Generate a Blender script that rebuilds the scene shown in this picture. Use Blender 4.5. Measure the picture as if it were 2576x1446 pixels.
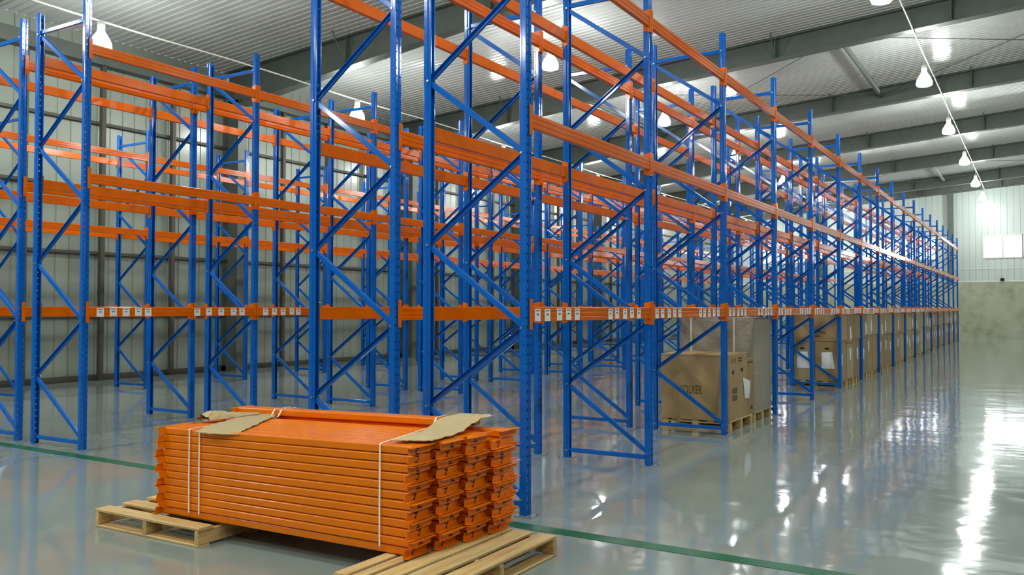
import bpy, math, random
from mathutils import Vector, Matrix

for o in list(bpy.data.objects):
    bpy.data.objects.remove(o)
S = bpy.context.scene
COL = S.collection
PI = math.pi
rnd = random.Random(7)

# ------------------------------------------------------------------ camera
F_PX, W_PX = 2163.5, 2576.0
YAW, PITCH, ROLL = 0.54904, 0.024179, 0.000944
CAM = Vector((-6.1723, -3.6469, 1.7170))
fw = Vector((math.cos(YAW) * math.cos(PITCH), math.sin(YAW) * math.cos(PITCH), math.sin(PITCH)))
rt0 = Vector((math.sin(YAW), -math.cos(YAW), 0.0))
up0 = rt0.cross(fw)
rt = rt0 * math.cos(ROLL) + up0 * math.sin(ROLL)
up = -rt0 * math.sin(ROLL) + up0 * math.cos(ROLL)
cd = bpy.data.cameras.new('camera')
cd.sensor_fit = 'HORIZONTAL'
cd.sensor_width = 36.0
cd.lens = F_PX / W_PX * 36.0
cd.clip_start, cd.clip_end = 0.05, 300
cam = bpy.data.objects.new('camera', cd)
M = Matrix((rt, up, -fw)).transposed().to_4x4()
M.translation = CAM
cam.matrix_world = M
COL.objects.link(cam)
S.camera = cam

# ------------------------------------------------------------------ world and exposure
wd = bpy.data.worlds.new('world')
S.world = wd
wd.use_nodes = True
bg = wd.node_tree.nodes['Background']
bg.inputs[0].default_value = (0.75, 0.85, 1.0, 1)
bg.inputs[1].default_value = 0.6
S.view_settings.view_transform = 'Standard'
S.view_settings.look = 'None'
S.view_settings.gamma = 1.0
S.view_settings.use_curve_mapping = False
S.view_settings.exposure = -0.2
LAMP_STRENGTH = 255.0
WINDOW_STRENGTH = 6.0


# ------------------------------------------------------------------ materials
def lin(c):
    c = c / 255.0
    return c / 12.92 if c <= 0.04045 else ((c + 0.055) / 1.055) ** 2.4


def rgb(r, g, b):
    return (lin(r), lin(g), lin(b), 1.0)


class NT:
    def __init__(self, name):
        self.m = bpy.data.materials.new(name)
        self.m.use_nodes = True
        self.t = self.m.node_tree
        self.bsdf = self.t.nodes['Principled BSDF']
        self.out = self.t.nodes['Material Output']

    def n(self, typ, **kw):
        nd = self.t.nodes.new(typ)
        for k, v in kw.items():
            setattr(nd, k, v)
        return nd

    def set(self, nd, key, val):
        s = nd.inputs[key]
        if hasattr(val, 'is_output') or hasattr(val, 'links'):
            self.t.links.new(val, s)
        else:
            s.default_value = val

    def math(self, op, a, b=None, c=None):
        nd = self.n('ShaderNodeMath', operation=op)
        for i, v in enumerate((a, b, c)):
            if v is not None:
                self.set(nd, i, v)
        return nd.outputs[0]

    def coord(self, kind='Object'):
        return self.n('ShaderNodeTexCoord').outputs[kind]

    def mapping(self, vec, scale=(1, 1, 1)):
        nd = self.n('ShaderNodeMapping')
        self.set(nd, 'Vector', vec)
        nd.inputs['Scale'].default_value = scale
        return nd.outputs[0]

    def noise(self, vec, scale, detail=3.0, rough=0.5):
        nd = self.n('ShaderNodeTexNoise')
        self.set(nd, 'Vector', vec)
        nd.inputs['Scale'].default_value = scale
        nd.inputs['Detail'].default_value = detail
        nd.inputs['Roughness'].default_value = rough
        return nd.outputs[0]

    def ramp(self, fac, stops):
        nd = self.n('ShaderNodeValToRGB')
        self.set(nd, 0, fac)
        e = nd.color_ramp.elements
        while len(e) < len(stops):
            e.new(0.5)
        for i, (p, c) in enumerate(stops):
            e[i].position = p
            e[i].color = c
        return nd.outputs[0]

    def mix(self, fac, a, b, blend='MIX'):
        nd = self.n('ShaderNodeMix', data_type='RGBA', blend_type=blend)
        self.set(nd, 0, fac)
        self.set(nd, 6, a)
        self.set(nd, 7, b)
        return nd.outputs[2]

    def bump(self, h, strength, dist):
        nd = self.n('ShaderNodeBump')
        nd.inputs['Strength'].default_value = strength
        nd.inputs['Distance'].default_value = dist
        self.set(nd, 'Height', h)
        return nd.outputs[0]

    def p(self, **kw):
        for k, v in kw.items():
            self.set(self.bsdf, {'color': 'Base Color', 'rough': 'Roughness', 'metal': 'Metallic', 'normal': 'Normal',
                                 'spec': 'Specular IOR Level', 'coat': 'Coat Weight', 'coat_rough': 'Coat Roughness',
                                 'emit': 'Emission Color', 'power': 'Emission Strength', 'alpha': 'Alpha'}[k], v)
        return self.m


def paint(name, col, rough, var=0.06, spec=0.5, coat=0.0):
    a = NT(name)
    f = a.noise(a.coord(), 3.0, 4.0)
    c0 = tuple(x * (1 - var) for x in col[:3]) + (1,)
    c1 = tuple(min(1, x * (1 + var)) for x in col[:3]) + (1,)
    c = a.ramp(f, [(0.3, c0), (0.7, c1)])
    nb = a.bump(a.noise(a.coord(), 45.0, 2.0), 0.04, 0.002)
    return a.p(color=c, rough=rough, spec=spec, normal=nb, coat=coat, coat_rough=0.08)


BLUE = rgb(0, 94, 186)
ORANGE = rgb(226, 104, 0)
M_blue = paint('blue_enamel', BLUE, 0.1, spec=0.5)
M_orange = paint('orange_enamel', ORANGE, 0.12, spec=0.4)

M_spare = paint('yellow_orange_enamel', rgb(236, 122, 2), 0.2, spec=0.3)  # spare beams get a yellower orange than the rack beams


def perforated():
    a = NT('perforated_blue_enamel')
    f = a.noise(a.coord(), 3.0, 4.0)
    c = a.ramp(f, [(0.3, tuple(x * .94 for x in BLUE[:3]) + (1,)), (0.7, tuple(x * 1.06 for x in BLUE[:3]) + (1,))])
    a.p(color=c, rough=0.1, spec=0.5)
    sx = a.n('ShaderNodeSeparateXYZ')
    a.set(sx, 0, a.coord())
    X, Y, Z = sx.outputs
    ax = a.math('ABSOLUTE', X)
    zz = a.math('MULTIPLY', a.math('ABSOLUTE', a.math('SUBTRACT', a.math('FRACT', a.math('DIVIDE', Z, 0.0762)), 0.5)), 0.0762)
    front = a.math('MULTIPLY', a.math('LESS_THAN', Y, -0.0325),
                   a.math('LESS_THAN', a.math('ADD', a.math('POWER', a.math('DIVIDE', a.math('SUBTRACT', ax, 0.025), 0.0065), 2.0),
                                              a.math('POWER', a.math('DIVIDE', zz, 0.0115), 2.0)), 1.0))
    side = a.math('MULTIPLY', a.math('GREATER_THAN', ax, 0.0405),
                  a.math('LESS_THAN', a.math('ADD', a.math('POWER', a.math('DIVIDE', a.math('ADD', Y, 0.014), 0.0045), 2.0),
                                             a.math('POWER', a.math('DIVIDE', zz, 0.0045), 2.0)), 1.0))
    hole = a.math('MAXIMUM', front, side)
    tr = a.n('ShaderNodeBsdfTransparent')
    mx = a.n('ShaderNodeMixShader')
    a.set(mx, 0, hole)
    a.t.links.new(a.bsdf.outputs[0], mx.inputs[1])
    a.t.links.new(tr.outputs[0], mx.inputs[2])
    a.t.links.new(mx.outputs[0], a.out.inputs[0])
    return a.m


M_perf = perforated()


def floor_mat():
    a = NT('polished_floor_coating')
    co = a.coord()
    big = a.noise(co, 0.35, 4.0, 0.6)
    fine = a.noise(co, 6.0, 5.0, 0.6)
    c = a.mix(a.math('MULTIPLY', big, 0.8), rgb(128, 142, 136), rgb(154, 163, 155))
    c = a.mix(a.math('MULTIPLY', fine, 0.25), c, rgb(114, 130, 128))
    sx = a.n('ShaderNodeSeparateXYZ')
    a.set(sx, 0, co)
    # sawn joints of the slab, filled a little paler than the coating
    jx = a.math('LESS_THAN', a.math('ABSOLUTE', a.math('SUBTRACT', a.math('FRACT', a.math('DIVIDE', a.math('SUBTRACT', sx.outputs[0], 0.78 - 3.0), 6.0)), 0.5)), 0.0016)
    jy = a.math('LESS_THAN', a.math('ABSOLUTE', a.math('SUBTRACT', a.math('FRACT', a.math('DIVIDE', a.math('SUBTRACT', sx.outputs[1], -0.25 - 3.0), 6.0)), 0.5)), 0.0016)
    j = a.math('MAXIMUM', jx, jy)
    c = a.mix(a.math('MULTIPLY', j, 0.45), c, rgb(158, 166, 160))
    wav = a.math('ADD', a.noise(co, 1.3, 2.0, 0.45), a.math('MULTIPLY', a.noise(co, 4.5, 2.0, 0.5), 0.22))
    nb = a.bump(wav, 0.5, 0.014)
    return a.p(color=c, rough=0.075, spec=0.62, normal=nb)


M_floor = floor_mat()
M_line = paint('green_floor_paint', rgb(10, 92, 58), 0.45, 0.12, 0.25)


def panel(name, c, rough, var=0.05, spec=0.5):
    a = NT(name)
    f = a.noise(a.mapping(a.coord(), (0.6, 0.6, 0.25)), 1.2, 4.0, 0.6)
    lo = tuple(x * (1 - var) for x in c[:3]) + (1,)
    return a.p(color=a.ramp(f, [(0.3, lo), (0.7, c)]), rough=rough, spec=spec)


M_ceil = panel('white_roof_sheet', rgb(200, 205, 201), 0.13, spec=0.5)
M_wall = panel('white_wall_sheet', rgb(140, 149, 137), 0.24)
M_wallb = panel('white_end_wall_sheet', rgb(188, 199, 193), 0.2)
M_wallo = panel('grey_wall_sheet', rgb(112, 118, 112), 0.35)  # for the unseen walls, grey chosen to cut bounced light
M_steel = paint('dark_green_grey_steel', rgb(84, 92, 84), 0.5, 0.1)
M_girt = paint('dark_brown_grey_steel', rgb(70, 68, 58), 0.55, 0.12)


def concrete_mat():
    a = NT('bare_concrete')
    co = a.coord()
    f = a.noise(co, 0.9, 8.0, 0.65)
    g = a.noise(co, 7.0, 6.0, 0.7)
    c = a.ramp(f, [(0.32, rgb(138, 140, 116)), (0.5, rgb(172, 174, 150)), (0.7, rgb(192, 194, 174))])
    c = a.mix(a.math('MULTIPLY', g, 0.5), c, rgb(146, 148, 124))
    return a.p(color=c, rough=0.8, normal=a.bump(g, 0.3, 0.02))


M_conc = concrete_mat()


def wood_mat(axis):
    a = NT('pine_board_' + 'xyz'[axis])
    sc = [26, 26, 26]
    sc[axis] = 1.6
    oi = a.n('ShaderNodeObjectInfo')
    v = a.n('ShaderNodeVectorMath', operation='ADD')
    a.set(v, 0, a.coord())
    a.set(v, 1, oi.outputs['Random'])
    g = a.noise(a.mapping(v.outputs[0], tuple(sc)), 1.0, 6.0, 0.65)
    k = a.noise(v.outputs[0], 5.0, 1.0, 0.4)
    c = a.ramp(g, [(0.25, rgb(170, 130, 78)), (0.5, rgb(206, 172, 112)), (0.75, rgb(226, 200, 146))])
    kn = a.math('GREATER_THAN', k, 0.74)
    c = a.mix(a.math('MULTIPLY', kn, 0.75), c, rgb(110, 72, 38))
    t = a.math('ADD', 0.82, a.math('MULTIPLY', oi.outputs['Random'], 0.25))
    cc = a.n('ShaderNodeHueSaturation')
    a.set(cc, 'Value', t)
    a.set(cc, 'Color', c)
    return a.p(color=cc.outputs[0], rough=0.65, normal=a.bump(g, 0.25, 0.003))


M_wx, M_wy, M_wz = wood_mat(0), wood_mat(1), wood_mat(2)


def card_mat(name, c):
    a = NT(name)
    co = a.coord()
    oi = a.n('ShaderNodeObjectInfo')
    f = a.noise(a.mapping(co, (1, 1, 0.5)), 3.0, 5.0, 0.6)
    lo = tuple(x * 0.86 for x in c[:3]) + (1,)
    cc = a.n('ShaderNodeHueSaturation')
    a.set(cc, 'Color', a.ramp(f, [(0.3, lo), (0.7, c)]))
    a.set(cc, 'Value', a.math('ADD', 0.78, a.math('MULTIPLY', oi.outputs['Random'], 0.36)))
    w = a.noise(a.mapping(co, (4, 4, 60)), 4.0, 1.0)
    return a.p(color=cc.outputs[0], rough=0.62, normal=a.bump(w, 0.08, 0.002))


M_card = card_mat('brown_cardboard', rgb(168, 140, 96))
M_card2 = card_mat('grey_brown_cardboard', rgb(176, 160, 124))
M_sheet = card_mat('pale_scrap_cardboard', rgb(190, 168, 120))
M_paper = paint('white_paper', rgb(238, 238, 240), 0.6, 0.03)
M_strap = paint('white_plastic_strap', rgb(244, 240, 226), 0.35, 0.03)
M_strapo = paint('cream_plastic_strap', rgb(220, 212, 190), 0.4, 0.03)
M_ink = paint('black_ink', rgb(26, 24, 22), 0.6, 0.1)
M_inkg = paint('grey_print', rgb(92, 90, 80), 0.7, 0.1)
M_inkc = paint('faded_box_print', rgb(92, 72, 44), 0.7, 0.1)
M_dark = paint('black_opening', rgb(16, 14, 12), 0.9, 0.1)
M_zinc = NT('zinc_plated_steel').p(color=rgb(190, 194, 196), rough=0.3, metal=0.9)
M_plate = paint('galvanised_foot_steel', rgb(118, 132, 140), 0.35, 0.08)
M_cable = paint('white_cable', rgb(226, 226, 214), 0.5, 0.04)
M_frame = paint('white_window_frame', rgb(214, 216, 208), 0.4, 0.03)


def film_mat():
    a = NT('wrinkled_stretch_film')
    co = a.coord()
    n1 = a.noise(a.mapping(co, (1, 1, 5)), 9.0, 6.0, 0.7)
    n2 = a.noise(co, 30.0, 4.0, 0.7)
    nb = a.bump(a.math('ADD', n1, a.math('MULTIPLY', n2, 0.4)), 1.0, 0.07)
    a.p(color=rgb(250, 250, 244), rough=0.12, normal=nb, spec=1.0)
    tr = a.n('ShaderNodeBsdfTransparent')
    mx = a.n('ShaderNodeMixShader')
    a.set(mx, 0, a.math('ADD', 0.06, a.math('MULTIPLY', n1, 0.5)))
    a.t.links.new(tr.outputs[0], mx.inputs[1])
    a.t.links.new(a.bsdf.outputs[0], mx.inputs[2])
    a.t.links.new(mx.outputs[0], a.out.inputs[0])
    return a.m


M_film = film_mat()


def emit(name, col, s):
    a = NT(name)
    return a.p(color=(0.8, 0.8, 0.8, 1), rough=0.3, emit=col, power=s)


M_lamp = emit('lit_lamp_glass', (0.965, 1.0, 0.975, 1), LAMP_STRENGTH)
M_shade = emit('glowing_lamp_shade', (0.965, 1.0, 0.975, 1), LAMP_STRENGTH * 0.2)
M_pane = emit('daylit_window_pane', (0.95, 0.98, 1.0, 1), WINDOW_STRENGTH)


# ------------------------------------------------------------------ mesh helpers
class MB:
    """collects faces and links them as one mesh object"""

    def __init__(self):
        self.v, self.f = [], []

    def box(self, x0, x1, y0, y1, z0, z1):
        b = len(self.v)
        self.v += [(x, y, z) for x in (x0, x1) for y in (y0, y1) for z in (z0, z1)]
        self.f += [tuple(b + i for i in q) for q in
                   ((0, 1, 3, 2), (4, 6, 7, 5), (0, 4, 5, 1), (2, 3, 7, 6), (0, 2, 6, 4), (1, 5, 7, 3))]
        return self

    def cbox(self, x0, x1, y0, y1, z0, z1, c):
        """a box whose long edges along z are chamfered"""
        pts = [(x0 + c, y0), (x1 - c, y0), (x1, y0 + c), (x1, y1 - c), (x1 - c, y1), (x0 + c, y1), (x0, y1 - c), (x0, y0 + c)]
        return self.prism(pts, z0, z1, lambda a, b, h: (a, b, h))

    def prism(self, pts, h0, h1, mp, caps=True):
        b = len(self.v)
        n = len(pts)
        for h in (h0, h1):
            self.v += [tuple(mp(p[0], p[1], h)) for p in pts]
        for i in range(n):
            j = (i + 1) % n
            self.f.append((b + i, b + j, b + n + j, b + n + i))
        if caps:
            self.f.append(tuple(b + i for i in reversed(range(n))))
            self.f.append(tuple(b + n + i for i in range(n)))
        return self

    def tube(self, p, q, r, n=8):
        p, q = Vector(p), Vector(q)
        d = (q - p).normalized()
        a = d.orthogonal().normalized()
        c = d.cross(a)
        pts = [(r * math.cos(2 * PI * i / n), r * math.sin(2 * PI * i / n)) for i in range(n)]
        L = (q - p).length
        return self.prism(pts, 0, L, lambda s, t, h: p + a * s + c * t + d * h)

    def lathe(self, prof, n=20, at=(0, 0, 0)):
        b = len(self.v)
        for r, z in prof:
            self.v += [(at[0] + r * math.cos(2 * PI * i / n), at[1] + r * math.sin(2 * PI * i / n), at[2] + z) for i in range(n)]
        for k in range(len(prof) - 1):
            for i in range(n):
                j = (i + 1) % n
                self.f.append((b + k * n + i, b + k * n + j, b + (k + 1) * n + j, b + (k + 1) * n + i))
        return self

    def grid(self, fn, nu, nv):
        b = len(self.v)
        for i in range(nu + 1):
            for j in range(nv + 1):
                self.v.append(tuple(fn(i / nu, j / nv)))
        for i in range(nu):
            for j in range(nv):
                a = b + i * (nv + 1) + j
                self.f.append((a, a + nv + 1, a + nv + 2, a + 1))
        return self

    def stroke(self, pts, w, mp):
        """a pen stroke as a flat ribbon, mp maps (u, v) to 3-D"""
        for k in range(len(pts) - 1):
            p, q = Vector(pts[k]), Vector(pts[k + 1])
            d = (q - p).normalized()
            n = Vector((-d.y, d.x)) * w * .5
            e = d * w * .35
            b = len(self.v)
            self.v += [tuple(mp(*c)) for c in (p - e + n, p - e - n, q + e - n, q + e + n)]
            self.f.append((b, b + 1, b + 2, b + 3))
        return self

    def merge(self, other, fn):
        b = len(self.v)
        self.v += [tuple(fn(Vector(p))) for p in other.v]
        self.f += [tuple(b + i for i in q) for q in other.f]
        return self

    def mesh(self, name, mat, smooth=False):
        me = bpy.data.meshes.new(name)
        me.from_pydata(self.v, [], self.f)
        if mat:
            me.materials.append(mat)
        if smooth:
            for p in me.polygons:
                p.use_smooth = True
        me.validate()
        me.update()
        return me

    def build(self, name, mat, parent=None, smooth=False):
        return put(name, self.mesh(name, mat, smooth), parent)


def put(name, me, parent=None, loc=(0, 0, 0), rz=0.0):
    o = bpy.data.objects.new(name, me)
    COL.objects.link(o)
    o.location = loc
    o.rotation_euler = (0, 0, rz)
    if parent:
        o.parent = parent
    return o


def tag(o, label, cat, group=None):
    o['label'] = label
    o['category'] = cat
    if group:
        o['group'] = group
    return o


def thing(name, label, cat, loc=(0, 0, 0), rz=0.0, group=None):
    return tag(put(name, None, None, loc, rz), label, cat, group)


def struct(o):
    o['kind'] = 'structure'
    return o


ORD = ['first', 'second', 'third', 'fourth', 'fifth', 'sixth', 'seventh', 'eighth', 'ninth', 'tenth', 'eleventh', 'twelfth',
       'thirteenth', 'fourteenth', 'fifteenth', 'sixteenth', 'seventeenth', 'eighteenth']

# ------------------------------------------------------------------ layout numbers
L = 2.653            # bay pitch
NB = 17              # bays
XW = 51.6            # end wall
YW = 15.5            # side wall
X0, Y0 = -14.0, -17.0
HT = 5.48            # upright height
LEV = (1.667, 3.295, 4.88)
ROW = {'A': 0.0, 'B': 1.3935, 'C': 6.204, 'D': 7.598, 'E': 12.42}


def zc(y):
    return 9.30 - 0.07 * y


def raf_depth(y):
    return 0.60 + max(0.0, (y - 7.0)) * 0.05


# ------------------------------------------------------------------ room shell
struct(MB().box(X0, XW + .3, Y0, YW + .3, -0.2, 0.0).build('floor', M_floor))


def ribbed(x0, x1, pitch, prof, place, name, mat):
    """a profiled sheet: prof = [(offset along pitch 0..1, depth)], place(s, d, end)"""
    m = MB()
    n = int((x1 - x0) / pitch)
    pts = []
    for i in range(n):
        for t, d in prof:
            pts.append((x0 + (i + t) * pitch, d))
    pts.append((x1, 0))
    b = 0
    for s, d in pts:
        m.v.append(tuple(place(s, d, 0)))
        m.v.append(tuple(place(s, d, 1)))
    for i in range(len(pts) - 1):
        m.f.append((2 * i, 2 * i + 1, 2 * i + 3, 2 * i + 2))
    return struct(m.build(name, mat))


ribbed(X0, XW, 0.2, [(0, 0), (0.62, 0), (0.72, 0.028), (0.9, 0.028)],
       lambda s, d, e: (s, (Y0, YW)[e], zc((Y0, YW)[e]) + d), 'ceiling', M_ceil)
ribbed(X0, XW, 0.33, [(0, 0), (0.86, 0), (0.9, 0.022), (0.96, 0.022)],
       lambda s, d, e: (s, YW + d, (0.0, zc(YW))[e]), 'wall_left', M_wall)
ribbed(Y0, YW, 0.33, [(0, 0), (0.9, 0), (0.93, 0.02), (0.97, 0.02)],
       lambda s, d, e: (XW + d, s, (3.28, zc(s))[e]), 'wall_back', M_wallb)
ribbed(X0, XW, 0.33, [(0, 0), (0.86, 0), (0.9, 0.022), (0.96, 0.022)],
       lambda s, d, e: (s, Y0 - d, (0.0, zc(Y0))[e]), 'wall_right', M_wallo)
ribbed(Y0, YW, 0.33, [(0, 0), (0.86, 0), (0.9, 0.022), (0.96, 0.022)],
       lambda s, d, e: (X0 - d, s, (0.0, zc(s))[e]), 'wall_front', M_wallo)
struct(MB().box(XW - 0.12, XW + .25, Y0, YW, 0.0, 3.30).build('wall_plinth', M_conc))
k = 1
for z0, z1, dd in ((4.05, 4.09, .02), (3.30, 3.36, .06)):
    struct(MB().box(XW - dd, XW, Y0, YW, z0, z1).build('trim_%d' % k, M_frame)); k += 1
struct(MB().box(X0, XW, YW - 0.06, YW, 0.0, 0.14).build('baseboard_left', M_girt))
# eave beam, girts and posts on the side wall
struct(MB().box(X0, XW - .1, YW - 0.30, YW - .002, 7.48, 7.82).build('trim_%d' % k, M_steel)); k += 1
for z in (6.12, 4.56, 3.02, 1.53):
    struct(MB().box(X0, XW - .1, YW - 0.10, YW - 0.003, z - .035, z + .035).build('trim_%d' % k, M_girt)); k += 1
RAF = [2.35 - 15.2, 2.35 - 7.6, 2.35, 9.95, 17.6, 25.2, 32.8, 40.4, 48.0]
for x in RAF:                                    # portal columns: I section, web across the building
    m = MB()
    m.box(x - .15, x + .15, YW - .64, YW - .62, 0, 7.45).box(x - .15, x + .15, YW - .06, YW - .04, 0, 7.45)
    m.box(x - .008, x + .008, YW - .62, YW - .06, 0, 7.45)
    struct(m.build('wall_column', M_steel))
for i in range(5):
    for j in (1, 2, 3):
        x = RAF[2 + i] + 7.6 * j / 4 + (.05 if j != 2 else 0)
        struct(MB().box(x - .05, x + .05, YW - .22, YW - .10, 0, 7.48).build('wall_post', M_girt))
# rafters: tapered I section following the roof, with stiffener plates
for x in RAF + [XW - .22]:
    m = MB()
    ys = [Y0, -9, -3, 1, 4, 7, 10, 13, YW - .1]
    for a_, b_ in zip(ys[:-1], ys[1:]):
        for lo, hi, wx in ((0.0, 0.03, .16), (None, 0.03, .16), ('web', 0, .008)):
            bb = len(m.v)
            for y in (a_, b_):
                t = zc(y) - .02
                d = raf_depth(y)
                if lo == 'web':
                    za, zb = t - d, t
                elif lo is None:
                    za, zb = t - d, t - d + hi
                else:
                    za, zb = t - hi, t
                m.v += [(x - wx, y, za), (x + wx, y, za), (x + wx, y, zb), (x - wx, y, zb)]
            for i in range(4):
                j = (i + 1) % 4
                m.f.append((bb + i, bb + j, bb + 4 + j, bb + 4 + i))
            m.f += [(bb, bb + 1, bb + 2, bb + 3), (bb + 4, bb + 5, bb + 6, bb + 7)]
    for y in (-6.2, -1.9, 2.4, 6.7, 11.0):
        t = zc(y) - .02
        m.box(x - .15, x + .15, y - .012, y + .012, t - raf_depth(y), t)
        # knee stays from the lower flange up to the sheet
        m.tube((x - .12, y, t - raf_depth(y) + .02), (x - .62, y, t), .02, 6)
    struct(m.build('roof_beam', M_steel))
# struts and tie rods between rafters
for i in (4, 7):
    xa, xb = RAF[i] + .12, RAF[i + 1] - .12
    for y in (0.8, 8.6):
        struct(MB().tube((xa, y, zc(y) - .32), (xb, y, zc(y) - .32), .075, 10).build('roof_strut', M_steel))
    for ya, yb in ((0.8, 8.6), (8.6, .8), (0.8, -7.0), (-7.0, 0.8)):
        struct(MB().tube((xa, ya, zc(ya) - .3), (xb, yb, zc(yb) - .3), .012, 6).build('roof_rod', M_steel))
# end-wall posts
for y in (-7.0, 0.78, 8.4):
    m = MB().box(XW - .36, XW - .34, y - .15, y + .15, 3.3, zc(y) - .62).box(XW - .02, XW - .004, y - .15, y + .15, 3.3, zc(y) - .62)
    m.box(XW - .34, XW - .02, y - .01, y + .01, 3.3, zc(y) - .62)
    struct(m.build('wall_column', M_steel))
# windows in the end wall: pairs of panes high on the wall
wn = 1
for y1 in (12.0, 9.98, 5.6, 3.58, -0.95, -2.97, -7.6, -9.6):
    w = 1.94
    f = MB()
    za, zb = 4.74, 5.98
    for ya, yb, z_, zz in ((y1 - w - .06, y1 + .06, za - .07, za), (y1 - w - .06, y1 + .06, zb, zb + .07),
                           (y1 - w - .06, y1 - w, za, zb), (y1, y1 + .06, za, zb), (y1 - w / 2 - .05, y1 - w / 2 + .05, za, zb)):
        f.box(XW - .06, XW - .003, ya, yb, z_, zz)
    fo = struct(f.build('window_%d' % wn, M_frame))
    for q in (0, 1):
        MB().box(XW - .03, XW - .01, y1 - w + q * (w / 2 + .05), y1 - w / 2 - .05 + q * (w / 2 + .05), za, zb).build('pane', M_pane, fo)
    wn += 1
# green line on the floor, a little out of square with the racks
struct(MB().prism([(-.44, -9), (-.29, -9), (-.13, 12.4), (-.28, 12.4)], 0.0, 0.003, lambda a, b, h: (a, b, h)).build('floor_marking', M_line))
tag(MB().box(XW - .20, XW - .12, -1.98, -1.78, 3.34, 3.50).build('junction_box', M_dark),
    'small black junction box above the bare concrete plinth of the end wall', 'box')

# ------------------------------------------------------------------ lamps and their cables
bell = MB().lathe([(.17, .03), (.198, -.05), (.206, -.12), (.185, -.165), (.11, -.19), (0.001, -.195)], 18).mesh('lamp_glass', M_lamp, True)
shade = MB().lathe([(0.02, .24), (.065, .235), (.085, .17), (.125, .11), (.17, .03)], 18).mesh('lamp_shade', M_shade, True)
cap = MB().lathe([(0.001, .40), (.05, .40), (.075, .37), (.075, .26), (.05, .235), (.001, .235)], 14).mesh('lamp_cap', M_cable, True)
LR = {'open aisle': (-1.05, 8.0, 8.70, 12.2), 'rack aisle': (6.5, 7.75, 8.22, 12.2), 'side wall': (12.2, 7.02, 7.45, 11.6), 'far right bay': (-8.6, 8.55, 9.2, 12.2)}
for rn, (y, z, zcab, xs) in LR.items():
    wires = MB().tube((0, 0, .40), (0, 0, zcab - z), .008, 6).mesh('drop_wire', M_cable)
    for i in (-3, -2.5, -2, -1, 0, 1, 2, 3, 4, 5):  # first two stations, behind the camera, are added to brighten the foreground
        x = xs + 7.55 * i - (1.0 if i == 5 else 0)
        where = {'open aisle': 'hanging over the wide open aisle', 'rack aisle': 'hanging over the aisle behind the double racks',
                 'side wall': 'hanging near the ribbed side wall', 'far right bay': 'hanging beyond the open aisle'}[rn]
        if x < -12:
            continue
        t = thing('pendant_lamp', 'glowing bell lamp %s, %s from the end wall' % (where, ORD[5 - i] if i > -2.2 else ('eighth' if i > -2 else ('ninth' if i > -2.8 else 'tenth'))), 'lamp', (x, y, z), 0, 'bell lamps in rows under the roof')
        put('lamp_glass', bell, t)
        put('lamp_shade', shade, t)
        put('lamp_cap', cap, t)
        put('drop_wire', wires, t)
    cab = MB()
    xs_ = [X0 + .2 + j * 1.9 for j in range(35)]
    for j in range(34):
        if xs_[j + 1] > XW - .3:
            break
        z1 = zcab - (.03 if j % 4 in (1, 2) else 0)
        z2 = zcab - (.03 if (j + 1) % 4 in (1, 2) else 0)
        cab.tube((xs_[j], y, z1 + .005), (xs_[j + 1], y, z2 + .005), .018, 6)
    tag(cab.build('lamp_cable', M_cable), 'long pale cable carrying the lamps ' + where, 'cable')

# ------------------------------------------------------------------ rack frames
W2, D2 = 0.045, 0.0365
T = .0035


def upright_profile():
    def arc(cx_, cy_, r, a0, a1, n=5):
        return [(cx_ + r * math.cos(math.radians(a0 + (a1 - a0) * i / n)), cy_ + r * math.sin(math.radians(a0 + (a1 - a0) * i / n))) for i in range(n + 1)]
    half = [(0, -D2 + .009), (.008, -D2 + .009)] + [(.011, -D2 + .0075), (.0135, -D2 + .0015), (.0165, -D2)]
    half += arc(W2 - .008, -D2 + .008, .008, -90, 0)
    half += arc(W2 - .006, .004, .006, 0, 60, 3) + [(W2 - .010, .0145), (W2 - .0105, .017)]
    half += [(W2 - .0105, D2 - .005)] + arc(W2 - .0155, D2 - .005, .005, 0, 90, 3) + [(W2 - .024, D2)]
    outer = [(-x, y) for x, y in reversed(half[1:])] + half
    chain = []
    for p in outer:
        if not chain or (Vector(p) - Vector(chain[-1])).length > 1e-6:
            chain.append(p)
    inner = []
    n = len(chain)
    for i, p in enumerate(chain):
        a = Vector(chain[max(i - 1, 0)]); b = Vector(chain[min(i + 1, n - 1)])
        d = (b - a).normalized()
        nn = Vector((-d.y, d.x))
        inner.append(tuple(Vector(p) + nn * T))
    return chain, inner


def upright_mesh(name, mat):
    ch, inn = upright_profile()
    m = MB()
    n = len(ch)
    for z in (0.006, HT):
        m.v += [(x, y, z) for x, y in ch] + [(x, y, z) for x, y in inn]
    N = 2 * n
    for i in range(n - 1):
        m.f.append((i, i + 1, N + i + 1, N + i))
        m.f.append((n + i + 1, n + i, N + n + i, N + n + i + 1))
        m.f.append((N + i, N + i + 1, N + n + i + 1, N + n + i))
        m.f.append((i + 1, i, n + i, n + i + 1))
    m.f.append((0, N, N + n, n))
    m.f.append((n - 1, 2 * n - 1, N + 2 * n - 1, N + n - 1))
    return m.mesh(name, mat)


ME_up = upright_mesh('post', M_perf)
ME_up_far = upright_mesh('post', M_blue)
fp = MB().box(-.075, .075, -.10, .07, 0.0, .007)
for sx in (-.06, .06):
    fp.tube((sx, -.083, .007), (sx, -.083, .022), .009, 8)
ME_foot = fp.mesh('foot_plate', M_plate)
ME_bolt = MB().tube((-.052, 0, 0), (.052, 0, 0), .0105, 6).mesh('bolt', M_zinc)


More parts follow.
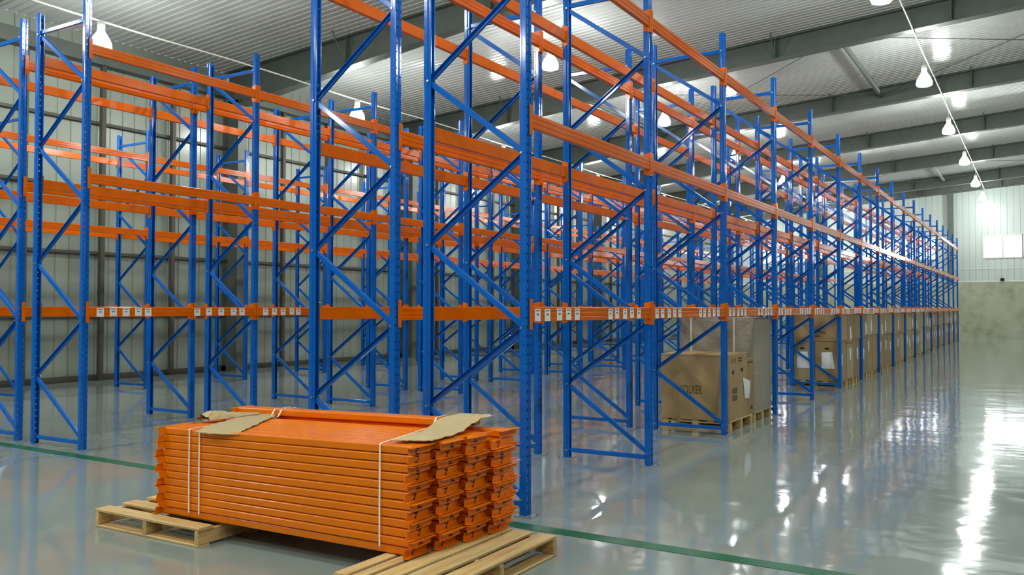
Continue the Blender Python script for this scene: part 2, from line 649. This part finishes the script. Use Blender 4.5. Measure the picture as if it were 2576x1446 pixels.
def brace_mesh(name, y0, z0, y1, z1, side):
    """cold-formed channel in the plane of the frame"""
    p, q = Vector((0, y0, z0)), Vector((0, y1, z1))
    d = (q - p).normalized()
    nrm = Vector((0, -d.z, d.y))
    prof = [(-.015, -.0215), (-.012, -.0245), (.015, -.0245), (.015, -.021), (-.0115, -.021), (-.0115, .021), (.015, .021), (.015, .0245), (-.012, .0245), (-.015, .0215)]
    m = MB()
    m.prism(prof, 0, (q - p).length, lambda a, b, h: p + Vector((a * side, 0, 0)) + nrm * b + d * h)
    return m.mesh(name, M_blue)


NODES = [(0, .135), (1, .85), (0, 1.555), (1, 2.28), (0, 3.015), (1, 3.75), (0, 4.48), (1, 5.20)]
YN = {0: .012, 1: .988}
ME_diag = []
for (s0, z0), (s1, z1) in zip(NODES[:-1], NODES[1:]):
    ME_diag.append(brace_mesh('diagonal_brace', YN[s0], z0 + .012, YN[s1], z1 - .012, 1 if s0 == 0 else -1))
ME_hor = [brace_mesh('horizontal_brace', .012, .093, .988, .093, 1), brace_mesh('horizontal_brace', .012, 5.235, .988, 5.235, 1)]
BOLTS = [(YN[s], z) for s, z in NODES] + [(.988, .093), (.012, 5.235)]

ROWNAME = {'A': 'front row along the open aisle', 'B': 'second row behind the front one', 'C': 'third row past the inner aisle',
           'D': 'fourth row behind the third', 'E': 'single row along the side wall'}


def copy_tree(o, parent=None):
    c = o.copy()
    COL.objects.link(c)
    if parent:
        c.parent = parent
    for ch in KIDS.get(o.name, ()):
        copy_tree(ch, c)
    return c


KIDS = {}


def make_frame(x, y, far):
    t = put('pallet_rack_upright', None, None, (x, y, 0))
    up_ = ME_up_far if far else ME_up
    put('post', up_, t)
    put('post', up_, t, (0, 1, 0), PI)
    put('foot_plate', ME_foot, t)
    put('foot_plate', ME_foot, t, (0, 1, 0), PI)
    for me in ME_diag:
        put('diagonal_brace', me, t)
    for me in ME_hor:
        put('horizontal_brace', me, t)
    if not far:
        for y_, z_ in BOLTS:
            put('bolt', ME_bolt, t, (0, y_, z_))
    return t


for r, y in ROW.items():
    for n in range(NB + 1):
        t = make_frame(n * L, y, n > 4)
        pos = 'nearest upright frame' if n == 0 else ('last upright frame' if n == NB else '%s upright frame from the near end' % ORD[n])
        tag(t, 'blue %s of the %s' % (pos, ROWNAME[r]), 'rack frame', 'blue rack frames')

# ------------------------------------------------------------------ rack beams
def beam_body(x0, x1):
    """box beam along x, face on -y with two rolled grooves"""
    h = .0625
    pr = [(-.042, -h + .005), (-.037, -h), (.004, -h), (.008, -h + .004), (.008, h - .004), (.004, h), (-.037, h), (-.042, h - .005),
          (-.042, .030), (-.038, .026), (-.038, .018), (-.042, .014), (-.042, -.014), (-.038, -.018), (-.038, -.026), (-.042, -.030)]
    return MB().prism(pr, x0, x1, lambda a, b, hh: (hh, a, b))


def connector(sg):
    """L plate with hooks, at the beam end x = 0; sg = +1 at the right-hand end"""
    m = MB()
    hz = .1275
    m.prism([(-.046, -hz), (.030, -hz + .02), (.030, hz - .02), (-.046, hz)], 0, .004 * sg, lambda a, b, h: (h, a, b))
    m.prism([(0.0, -hz), (.042, -hz), (.044, -hz + .004), (.044, hz - .004), (.042, hz), (0.0, hz)], -.0462, -.0418, lambda a, b, h: (a * sg, h, b))
    for z in (-.095, -.045, .03, .075, .11):
        m.tube((.026 * sg, -.0462, z), (.026 * sg, -.049, z), .006, 6)
        m.tube((.004 * sg, -.018, z), (.0065 * sg, -.018, z), .006, 6)
    return m


BX0, BX1 = .0475, L - .0475
ME_body = beam_body(BX0, BX1).mesh('beam_tube', M_orange)
ME_c0 = connector(-1).mesh('end_connector', M_orange)
ME_c1 = connector(1).mesh('end_connector', M_orange)
lab = MB().box(-.048, .048, -.0015, 0, -.054, .050)
ME_label = lab.mesh('shelf_label', M_paper)
li = MB()
for i in range(7):
    li.box(-.034 + i * .0095, -.028 + i * .0095 + (i % 2) * .002, -.0022, -.0016, .030, .040)
for i in range(4):
    li.box(-.019 + i * .0095, -.012 + i * .0095 + .001, -.0022, -.0016, -.004, .010)
ME_lprint = li.mesh('label_print', M_inkg)
LABX = {'A': (.135, .305, .525, .695, .865, 1.585, 1.74, 1.935, 2.11, 2.29), 'C': (.19, .365, .54, .715, .855, 1.615, 1.81, 2.02, 2.24, 2.39)}

FACES = []
for r, y in ROW.items():
    for side in (0, 1):
        for n in range(NB):
            for lv in range(3):
                FACES.append((r, y, side, n, lv))


def dist(fc):
    r, y, side, n, lv = fc
    return (Vector(((n + .5) * L, y + side, LEV[lv])) - CAM).length


FACES.sort(key=dist)
SIDE = {0: 'front face', 1: 'back face'}
LEVN = ('bottom', 'middle', 'top')
far_beams = MB()
body_s = beam_body(BX0, BX1)
cl_s, cr_s = connector(-1), connector(1)
for i, (r, y, side, n, lv) in enumerate(FACES):
    loc = (n * L, y, LEV[lv]) if side == 0 else ((n + 1) * L, y + 1.0, LEV[lv])
    rz = 0.0 if side == 0 else PI
    if i < 300:
        t = put('rack_beam', None, None, loc, rz)
        ORDB = 'nearest bay' if n == 0 else '%s bay' % ORD[n]
        tag(t, 'orange %s beam of the %s, %s, %s' % (LEVN[lv], ORDB, SIDE[side], ROWNAME[r]), 'rack beam', 'orange rack beams')
        t['kind'] = 'thing'
        put('beam_tube', ME_body, t)
        put('end_connector', ME_c0, t, (BX0, 0, 0))
        put('end_connector', ME_c1, t, (BX1, 0, 0))
        if side == 0 and lv == 0 and ((r == 'A') or (r == 'C' and n < 3)):
            far = n > 8
            mb = MB()
            for q, lx in enumerate(LABX[r]):
                jx, jz = rnd.uniform(-.012, .012), rnd.uniform(-.006, .004)
                if n > 0:
                    lx += jx
                o = put('shelf_label', ME_label, t, (lx, -.0421, jz))
                if n < 3:
                    put('label_print', ME_lprint, o)
    else:
        c, s = math.cos(rz), math.sin(rz)

        def fn(p, loc=loc, c=c, s=s):
            return (loc[0] + p.x * c - p.y * s, loc[1] + p.x * s + p.y * c, loc[2] + p.z)
        far_beams.merge(body_s, fn)
        far_beams.merge(cl_s, lambda p: fn(p + Vector((BX0, 0, 0))))
        far_beams.merge(cr_s, lambda p: fn(p + Vector((BX1, 0, 0))))
        if r == 'A' and side == 0 and lv == 0:
            pass
fb = far_beams.build('distant_rack_beams', M_orange)
tag(fb, 'orange beams of the farthest rack bays towards the end wall', 'rack beam')
fb['kind'] = 'stuff'


# ------------------------------------------------------------------ pallets
def board(parent, name, mat, x0, x1, y0, y1, z0, z1):
    ax = (x1 - x0, y1 - y0, z1 - z0)
    m = MB()
    c = .004
    if ax[0] >= ax[1]:
        m.prism([(y0 + c, z0), (y1 - c, z0), (y1, z0 + c), (y1, z1 - c), (y1 - c, z1), (y0 + c, z1), (y0, z1 - c), (y0, z0 + c)], x0, x1, lambda a, b, h: (h, a, b))
    else:
        m.prism([(x0 + c, z0), (x1 - c, z0), (x1, z0 + c), (x1, z1 - c), (x1 - c, z1), (x0 + c, z1), (x0, z1 - c), (x0, z0 + c)], y0, y1, lambda a, b, h: (a, h, b))
    return m.build(name, mat, parent)


def stringer_pallet(lx, ly, slats, loc, rz, label):
    """slats along y, three stringers along x"""
    t = thing('wooden_pallet', label, 'pallet', loc, rz, 'pallets under the beam bundle')
    for i in range(3):
        y = (0, ly / 2 - .019, ly - .038)[i]
        board(t, 'stringer', M_wx, 0, lx, y, y + .038, .018, .118)
    for x0, x1 in slats:
        j = rnd.uniform(-.008, .008)
        board(t, 'deck_board', M_wy, x0, x1, -.006 + j, ly + .006 + j, .118, .140)
    for x in (0, lx / 2 - .05, lx - .1):
        board(t, 'bottom_board', M_wy, x, x + .1, 0, ly, 0, .018)
    return t


stringer_pallet(1.02, 1.2, [(0, .13), (.235, .37), (.46, .57), (.66, .76), (.90, 1.02)], (-2.06, 1.50, 0), 0.012,
                'pale wooden pallet under the far end of the orange beam bundle')
# second pallet: boards run along x, so it is turned a quarter
stringer_pallet(.74, 1.42, [(.005, .145), (.195, .335), (.37, .50), (.535, .615), (.65, .74)], (-.88, -.775, 0), PI / 2,
                'pale wooden pallet sticking out under the near end of the orange beam bundle')


def rack_pallet_boxes(wx, wy):
    b = []
    for i in range(5):
        y = i * (wy - .1) / 4
        b.append(('deck_board', M_wx, 0, wx, y, y + .1, .122, .144))
    for i in range(3):
        x = i * (wx - .1) / 2
        b.append(('cross_board', M_wy, x, x + .1, 0, wy, .100, .122))
        for j in range(3):
            y = j * (wy - .1) / 2
            b.append(('block', M_wz, x, x + .1, y, y + .1, .022, .100))
        b.append(('bottom_board', M_wy, x, x + .1, 0, wy, 0, .022))
    return b


def rack_pallet(loc, wx, wy, label, parts):
    if parts:
        t = thing('wooden_pallet', label, 'pallet', loc, 0, 'pallets standing in the racks')
        for nm, mt, *bx in rack_pallet_boxes(wx, wy):
            if nm == 'block':
                MB().box(*bx).build(nm, mt, t)
            else:
                board(t, nm, mt, *bx)
        return t
    m = MB()
    for nm, mt, *bx in rack_pallet_boxes(wx, wy):
        m.box(*bx)
    o = m.build('wooden_pallet', M_wx)
    o.location = loc
    return tag(o, label, 'pallet', 'pallets standing in the racks')


# ------------------------------------------------------------------ cartons
def carton_mesh(wx, wy, wz, name='carton_body', mat=None, c=.008):
    m = MB()
    m.cbox(0, wx, 0, wy, 0, wz, c)
    return m.mesh(name, mat or M_card)


def sheet_paper(parent, quad, name='paper_sheet', mat=None):
    """a sheet of paper taped to a face: quad of 4 corners, slightly bulging"""
    m = MB()
    a, b, c, d = [Vector(p) for p in quad]
    n = (b - a).cross(d - a).normalized()
    mid = (a + c) * .5
    if (abs(n.x) > abs(n.y) and n.x > 0) or (abs(n.y) >= abs(n.x) and n.y > 0):
        n = -n          # outward faces look to -x or -y

    def fn(u, v):
        p = (a * (1 - u) + b * u) * (1 - v) + (d * (1 - u) + c * u) * v
        return p + n * (.003 + .012 * math.sin(PI * v) * math.sin(PI * u))
    m.grid(fn, 5, 6)
    o = m.build(name, mat or M_paper, parent, True)
    return o


# bay 3: a big printed carton, a smaller one behind it, and a tall film-wrapped load
BAYC = 'in the third bay of the front rack row'
rack_pallet((5.62, .02, 0), 1.10, 1.0, 'wooden pallet under the large printed carton in the third rack bay', True)
rack_pallet((6.84, .03, 0), .98, 1.16, 'wooden pallet under the tall film wrapped load in the third rack bay', True)
big = thing('carton', 'large brown carton printed with a stencilled name, on a pallet in the third rack bay', 'carton', (5.60, .025, .144), 0, None)
put('carton_body', carton_mesh(.88, 1.0, .925), big)
fc = bpy.data.curves.new('printed_name', 'FONT')
fc.body = 'VOLKER'
fc.size = .172
fc.offset = .003
fc.space_character = 1.1
fc.align_x = 'CENTER'
fo = bpy.data.objects.new('printed_name_curve', fc)
COL.objects.link(fo)
bpy.context.view_layer.update()
tm = bpy.data.meshes.new_from_object(fo.evaluated_get(bpy.context.evaluated_depsgraph_get()))
bpy.data.objects.remove(fo)
tm.materials.clear()
tm.materials.append(M_inkc)
for v in tm.vertices:
    v.co = Vector((-.0012, .55 - v.co.x * .47, .366 + v.co.y))
tm.flip_normals()
put('printed_name', tm, big)
MB().box(-.0012, .0, .0, 1.0, .895, .899).build('flap_seam', M_inkc, big)
for hx, hz in ((.19, .675), (.61, .69)):
    m = MB()
    m.prism([(.042 * math.cos(q * PI / 7), .026 * math.sin(q * PI / 7)) for q in range(14)], -.003, 0, lambda a, b, h, hx=hx, hz=hz: (hx + a, h, hz + b * 1.15))
    m.build('hand_hole', M_dark, big)
pm = MB()
for i in range(3):
    pm.box(.10 + i * .085, .135 + i * .085, -.0015, 0, .80, .88 - .02 * (i == 1))
pm.box(.42, .62, -.0015, 0, .855, .872).box(.42, .62, -.0015, 0, .815, .832).box(.45, .475, -.0015, 0, .80, .88).box(.56, .585, -.0015, 0, .80, .88)
for i in range(2):
    for j in range(2):
        pm.box(.16 + i * .12, .25 + i * .12, -.0015, 0, .27 + j * .10, .35 + j * .10)
pm.build('handling_marks', M_inkc, big)
sheet_paper(big, [(.64, -.003, .575), (.97, -.016, .50), (.93, -.010, .255), (.72, -.006, .262)][::1])
small = thing('carton', 'smaller brown carton squeezed between the printed carton and the wrapped load', 'carton', (6.49, .03, .144), 0, None)
put('carton_body', carton_mesh(.33, .9, .83), small)
MB().box(.02, .30, -.0015, 0, .76, .79).box(.16, .28, -.0015, 0, .07, .13).build('handling_marks', M_inkc, small)
wrap = thing('wrapped_load', 'tall load of cartons wrapped in shiny clear film with cream straps', 'wrapped pallet load', (6.86, .03, .144), 0, None)
put('carton_body', carton_mesh(.95, 1.16, 1.43, 'carton_stack', M_card2), wrap)


def film_fn():
    m = MB()
    R = random.Random(3)
    w, d, h = .95, 1.16, 1.432
    pts = []
    per = [(-.012, -.012), (w + .012, -.012), (w + .012, d + .012), (-.012, d + .012)]
    ring = []
    for i in range(4):
        a, b = Vector(per[i]), Vector(per[(i + 1) % 4])
        for j in range(14):
            ring.append(a.lerp(b, j / 14))
    nz = 22
    for k_ in range(nz + 1):
        for p in ring:
            q = p + Vector((p.x - w / 2, p.y - d / 2)).normalized() * R.uniform(-.0, .011)
            m.v.append((q.x, q.y, .0 + h * k_ / nz + (R.uniform(-.01, .01) if 0 < k_ < nz else 0)))
    N = len(ring)
    for k_ in range(nz):
        for i in range(N):
            j = (i + 1) % N
            m.f.append((k_ * N + i, k_ * N + j, (k_ + 1) * N + j, (k_ + 1) * N + i))
    m.f.append(tuple(nz * N + i for i in range(N)))
    return m


film_fn().build('stretch_film', M_film, wrap, True)
for y in (.30, .98):
    MB().box(-.028, -.025, y - .016, y + .016, 0, 1.436).box(-.028, .95, y - .016, y + .016, 1.434, 1.438).build('strap', M_strapo, wrap)

# bays 6 to 17: pallets of brown cartons, two layers
PPB = 3
pw = .78
for n in range(5, NB):
    for k_ in range(PPB):
        x = n * L + .10 + k_ * .835
        idx = (n - 5) * PPB + k_
        near = n == 5
        bayn = '%s bay' % ORD[n]
        pal = ('nearest', 'middle', 'farthest')[k_]
        rack_pallet((x, .03, 0), pw, 1.04, 'wooden pallet of brown cartons, %s of three in the %s of the front row' % (pal, bayn), near)
        hl = rnd.choice((.86, .86, .78, .90)) if idx else .86
        ht = 1.435 - hl if rnd.random() < .8 or idx < 4 else .42
        ht = min(ht, 1.435 - hl)
        for j in (0, 1):
            o = thing('carton', 'brown carton at lower %s side, %s pallet of the %s, front rack row' % (('aisle', 'back')[j], pal, bayn), 'carton',
                      (x + rnd.uniform(-.012, .012), .02 + j * .525, .144), 0, 'brown cartons stacked in the front racks')
            put('carton_body', carton_mesh(pw - .01, .515, hl, mat=M_card if rnd.random() < .7 else M_card2), o)
            if near and k_ == 0:
                MB().prism([(.055 * math.cos(q * PI / 6), .02 * math.sin(q * PI / 6)) for q in range(12)], -.0015, 0, lambda a, b, h: (h, .26 + a, .70 + b)).build('hand_hole', M_dark, o)
                sheet_paper(o, [(-.003, .37, .62), (-.003, .15, .63), (-.003, .10, .27), (-.003, .37, .27)])
            if j == 0 and rnd.random() < .75 or (j == 0 and idx < 3):
                w_ = rnd.uniform(.10, .2)
                px = rnd.uniform(.1, .5)
                pz = rnd.uniform(.3, .5)
                sheet_paper(o, [(px, -.002, pz), (px + w_, -.002, pz + .02), (px + w_ + .02, -.002, pz + .26), (px - .02, -.002, pz + .28)])
        o = thing('carton', 'brown carton on top of the %s pallet in the %s, front rack row' % (pal, bayn), 'carton',
                  (x - .012 + rnd.uniform(-.012, .012), .006, .150 + hl), 0, 'brown cartons stacked in the front racks')
        put('carton_body', carton_mesh(pw + .008, 1.05, ht, mat=M_card if rnd.random() < .75 else M_card2), o)
        if near and k_ == 0:
            m = MB()
            for i in range(6):
                m.box(-.0015, 0, .30 + i * .045, .325 + i * .045, .15 + .014 * i, .19 + .014 * i)
            m.box(-.0015, 0, .42, .53, .09, .12)
            m.build('faded_print', M_inkc, o)
        if rnd.random() < .5 or idx == 1:
            px = rnd.uniform(.15, .55)
            sheet_paper(o, [(px, -.002, .05), (px + .22, -.002, .12), (px + .10, -.002, .40), (px - .03, -.002, .34)])

# ------------------------------------------------------------------ the strapped bundle of spare beams
BL = 2.36
FAN = .0036          # the hooked ends lift every layer a little at the near end
LH = .055
BR = 0.026           # the bundle lies a little out of square
bb = MB()
hb = .063
bprof = [(-.0272, -hb + .010), (-.0235, -hb + .0025), (-.0185, -hb), (.0185, -hb), (.0235, -hb + .0025), (.0272, -hb + .010), (.0272, hb - .010), (.0235, hb - .0025), (.0185, hb), (-.0185, hb), (-.0235, hb - .0025), (-.0272, hb - .010),
         (-.0272, .036), (-.0245, .031), (-.0245, .022), (-.0272, .017), (-.0272, -.017), (-.0245, -.022), (-.0245, -.031), (-.0272, -.036)]
ME_bbody = MB().prism(bprof, 0, BL, lambda a, b, h: (h, a, b)).mesh('beam_tube', M_spare)


def bundle_conn(sg):
    m = MB()
    hz = .127
    m.prism([(-.027, -hz), (.024, -hz + .012), (.024, hz - .012), (-.027, hz)], 0, .004 * sg, lambda a, b, h: (h, a, b))
    m.prism([(0.0, -hz), (.036, -hz), (.042, -hz + .006), (.042, hz - .006), (.036, hz), (0.0, hz)], -.0268, -.0228, lambda a, b, h: (a * sg, h, b))
    for z in (-.1, -.05, 0.0, .05, .1):
        m.tube((.024 * sg, -.0228, z), (.024 * sg, -.0195, z), .0065, 6)
    for z in (-.112, .112):
        m.tube((.004 * sg, .002, z), (.0065 * sg, .002, z), .006, 6)
    return m


ME_bc0 = bundle_conn(-1).mesh('end_connector', M_spare)
ME_bc1 = bundle_conn(1).mesh('end_connector', M_spare)
mpd = lambda u, v: (.0052, v, -u)
ME_seven = MB().stroke([(-.030, .014), (-.006, .010), (.012, .016), (.004, .002), (-.008, -.008), (-.012, -.020)], .0075, mpd).stroke([(-.016, -.019), (-.004, -.020)], .0085, mpd).mesh('marker_number', M_ink)
ME_jay = MB().stroke([(-.012, .017), (.016, .017), (.012, -.004), (.004, -.016), (-.014, -.017), (-.020, -.010)], .0075, mpd).mesh('marker_number', M_ink)
ROT = Matrix.Rotation(BR, 4, 'Z')
BO = Vector((-1.85, -.255, .141))


def bundle_beam(cx_, ystart, z, face_up, label, number):
    """local x runs along the bundle towards -y of the hall"""
    t = put('spare_beam', None)
    # axis: local X -> -Y ; local -y (rolled face) -> up or down
    if face_up:
        R = Matrix(((0, 0, 1), (-1, 0, 0), (0, -1, 0)))
    else:
        R = Matrix(((0, 0, -1), (-1, 0, 0), (0, 1, 0)))
    tilt = Matrix.Rotation(-(z / LH) * FAN / BL, 4, 'X')
    Mx = ROT @ (Matrix.Translation((cx_, ystart + BL, z)) @ tilt @ R.to_4x4())
    Mx.translation = Mx.translation + BO
    t.matrix_world = Mx
    tag(t, label, 'spare beam', 'orange beams of the strapped bundle')
    t['kind'] = 'thing'
    put('beam_tube', ME_bbody, t)
    put('end_connector', ME_bc0, t)
    put('end_connector', ME_bc1, t, (BL, 0, 0))
    if number:
        put('marker_number', number, t, (BL, rnd.uniform(-.004, .004), rnd.uniform(-.03, .03)))
    return t


LH = .055
COLN = ['front', 'second', 'third', 'fourth', 'fifth', 'sixth', 'seventh', 'rear']
for c in range(8):
    jit = rnd.uniform(-.01, .01)
    for l in range(11 if c == 6 else 12):
        if l == 0:
            ys = .03
        else:
            ys = 0
        odd = c % 2
        yst = (0.07 if odd else 0.0) - .024 * c + ys + rnd.uniform(-.012, .012) + (-.02 if l % 2 == 1 else .0)
        cx_ = .068 + c * .1325 + (rnd.uniform(-.003, .003) if c else 0) + (0.012 if l == 0 else 0)
        top_l = 10 if c == 6 else 11
        layer = 'topmost' if l == top_l else ('lowest' if l == 0 else '%s from the top' % ORD[top_l - l])
        num = None
        if not odd:
            num = ME_jay if (c == 0 and l > 7) else ME_seven
        bundle_beam(cx_, yst, .0285 + l * LH, l % 2 == 1, 'orange beam in the strapped bundle, %s in its %s stack' % (layer, COLN[c]), num)
bundle_beam(.068 + 6.9 * .1325 - .03, .16, .0285 + 12 * LH, True, 'single loose orange beam lying on the rear top of the strapped bundle', ME_seven)


def bpt(a, b, z):
    """a across the bundle, b along it from the near end, z above the pallet"""
    lift = max(0.0, min(z, 13 * LH)) / LH * FAN * (1 - b / BL)
    p = ROT @ Vector((a, b, z + lift))
    return p + BO


TOP = 12 * LH


def strap(b, skew, label, rear):
    m = MB()
    w = .0065
    path = [(.05, b + .03, -.004), (-.004, b, .045), (-.006, b, TOP * .5), (-.004, b + .0, TOP - .004), (.012, b + .002, TOP + .004), (.84, b + skew, TOP + .006),
            (.885, b + skew, TOP + .062), (1.06, b + skew * 1.2, TOP + .062), (1.085, b + skew * 1.2, TOP - .02), (1.085, b + skew, .02)]
    for (a0, b0, z0), (a1, b1, z1) in zip(path[:-1], path[1:]):
        p, q = bpt(a0, b0, z0), bpt(a1, b1, z1)
        d = (q - p).normalized()
        s = (ROT @ Vector((0, 1, 0)))
        nn = d.cross(s).normalized() * .0012
        i = len(m.v)
        for e in (p - d * .001, q + d * .001):
            m.v += [tuple(e - s * w - nn), tuple(e + s * w - nn), tuple(e + s * w + nn), tuple(e - s * w + nn)]
        m.f += [(i, i + 1, i + 5, i + 4), (i + 1, i + 2, i + 6, i + 5), (i + 2, i + 3, i + 7, i + 6), (i + 3, i, i + 4, i + 7), (i, i + 3, i + 2, i + 1), (i + 4, i + 5, i + 6, i + 7)]
    tag(m.build('packing_strap', M_strap), label, 'strap', 'white straps round the beam bundle')


strap(2.055, .02, 'white plastic strap round the bundle, outermost at the far end', 0)
strap(1.945, .05, 'white plastic strap round the bundle, inner one of the far pair', 0)
strap(.245, .18, 'white plastic strap round the near end of the beam bundle', 0)


def scrap(name, pts, label, amp, seed, zfn, creases):
    """torn cardboard: outline polygon filled with a warped grid, with thickness"""
    R = random.Random(seed)
    m = MB()
    a, b, c, d = [Vector(p) for p in pts]
    nu, nv = 26, 12
    J = {}

    def fn(u, v, lift):
        i, j = round(u * nu), round(v * nv)
        if (i, j) not in J:
            e = (u in (0, 1)) or (v in (0, 1))
            J[i, j] = (R.uniform(-.012, .012) if e else 0, R.uniform(-.010, .010) if e else 0, R.uniform(-.002, .002))
        jx, jy, jz = J[i, j]
        p = (a * (1 - u) + b * u) * (1 - v) + (d * (1 - u) + c * u) * v
        cr = sum(-.004 for t in creases if abs(v - t) < .03)
        return Vector((p.x + jx, p.y + jy, zfn(u, v) + amp * math.sin(3.1 * u + 2 * v) * .5 + jz + cr + lift))
    m.grid(lambda u, v: fn(u, v, .005), nu, nv)
    m.grid(lambda u, v: fn(u, v, 0), nu, nv)
    N = (nu + 1) * (nv + 1)
    edge = [i * (nv + 1) for i in range(nu + 1)] + [nu * (nv + 1) + j for j in range(1, nv + 1)] + [i * (nv + 1) + nv for i in range(nu - 1, -1, -1)] + [j for j in range(nv - 1, 0, -1)]
    for i, e in enumerate(edge):
        f = edge[(i + 1) % len(edge)]
        m.f.append((e, f, f + N, e + N))
    o = m.build(name, M_sheet)
    tag(o, label, 'cardboard')
    return o


zt = BO.z + TOP + .006
o1 = scrap('cardboard_scrap', [(-1.97, 1.66), (-1.05, 2.04), (-.98, 1.84), (-1.90, 1.27)], 'torn flat cardboard scrap under the paired straps at the far end', .006, 5,
           lambda u, v: zt + .012 + (.0 if u > .12 else -.02 * (.12 - u) / .12), (.33, .62))
o2 = scrap('cardboard_scrap', [(-1.81, -.05), (-.80, .10), (-.74, -.17), (-1.70, -.30)], 'long creased cardboard scrap under the strap at the near end', .004, 9,
           lambda u, v: zt + .052 + min(1, max(0, u - .42) / .3) * .060, (.3, .6))


def crumple():
    m = MB()
    R = random.Random(12)
    nu, nv = 20, 12
    J = [[R.uniform(-1, 1) for _ in range(nv + 1)] for _ in range(nu + 1)]

    def fn(u, v, low=0):
        i, j = round(u * nu), round(v * nv)
        r = J[i][j]
        w = .16 * (1 - .75 * u)
        p = Vector((-1.60, 2.03)).lerp(Vector((-1.10, 1.96)), u) + Vector((-.12, .99)) * (v - .5) * w
        env = math.sin(PI * v)
        h = (.012 + .062 * (1 - u) ** 1.3 * min(1, .45 + u * 6)) * env
        return (p.x + r * .010 * (1 - u), p.y + r * .010 * (1 - u), zt + .022 + h * (0.05 if low else 1) + r * .011 * env * (1.1 - u))
    m.grid(fn, nu, nv)
    m.grid(lambda u, v: fn(u, v, 1), nu, nv)
    tag(m.build('crumpled_cardboard', M_sheet), 'crumpled ragged lump of cardboard behind the torn flat scrap', 'cardboard')


crumple()
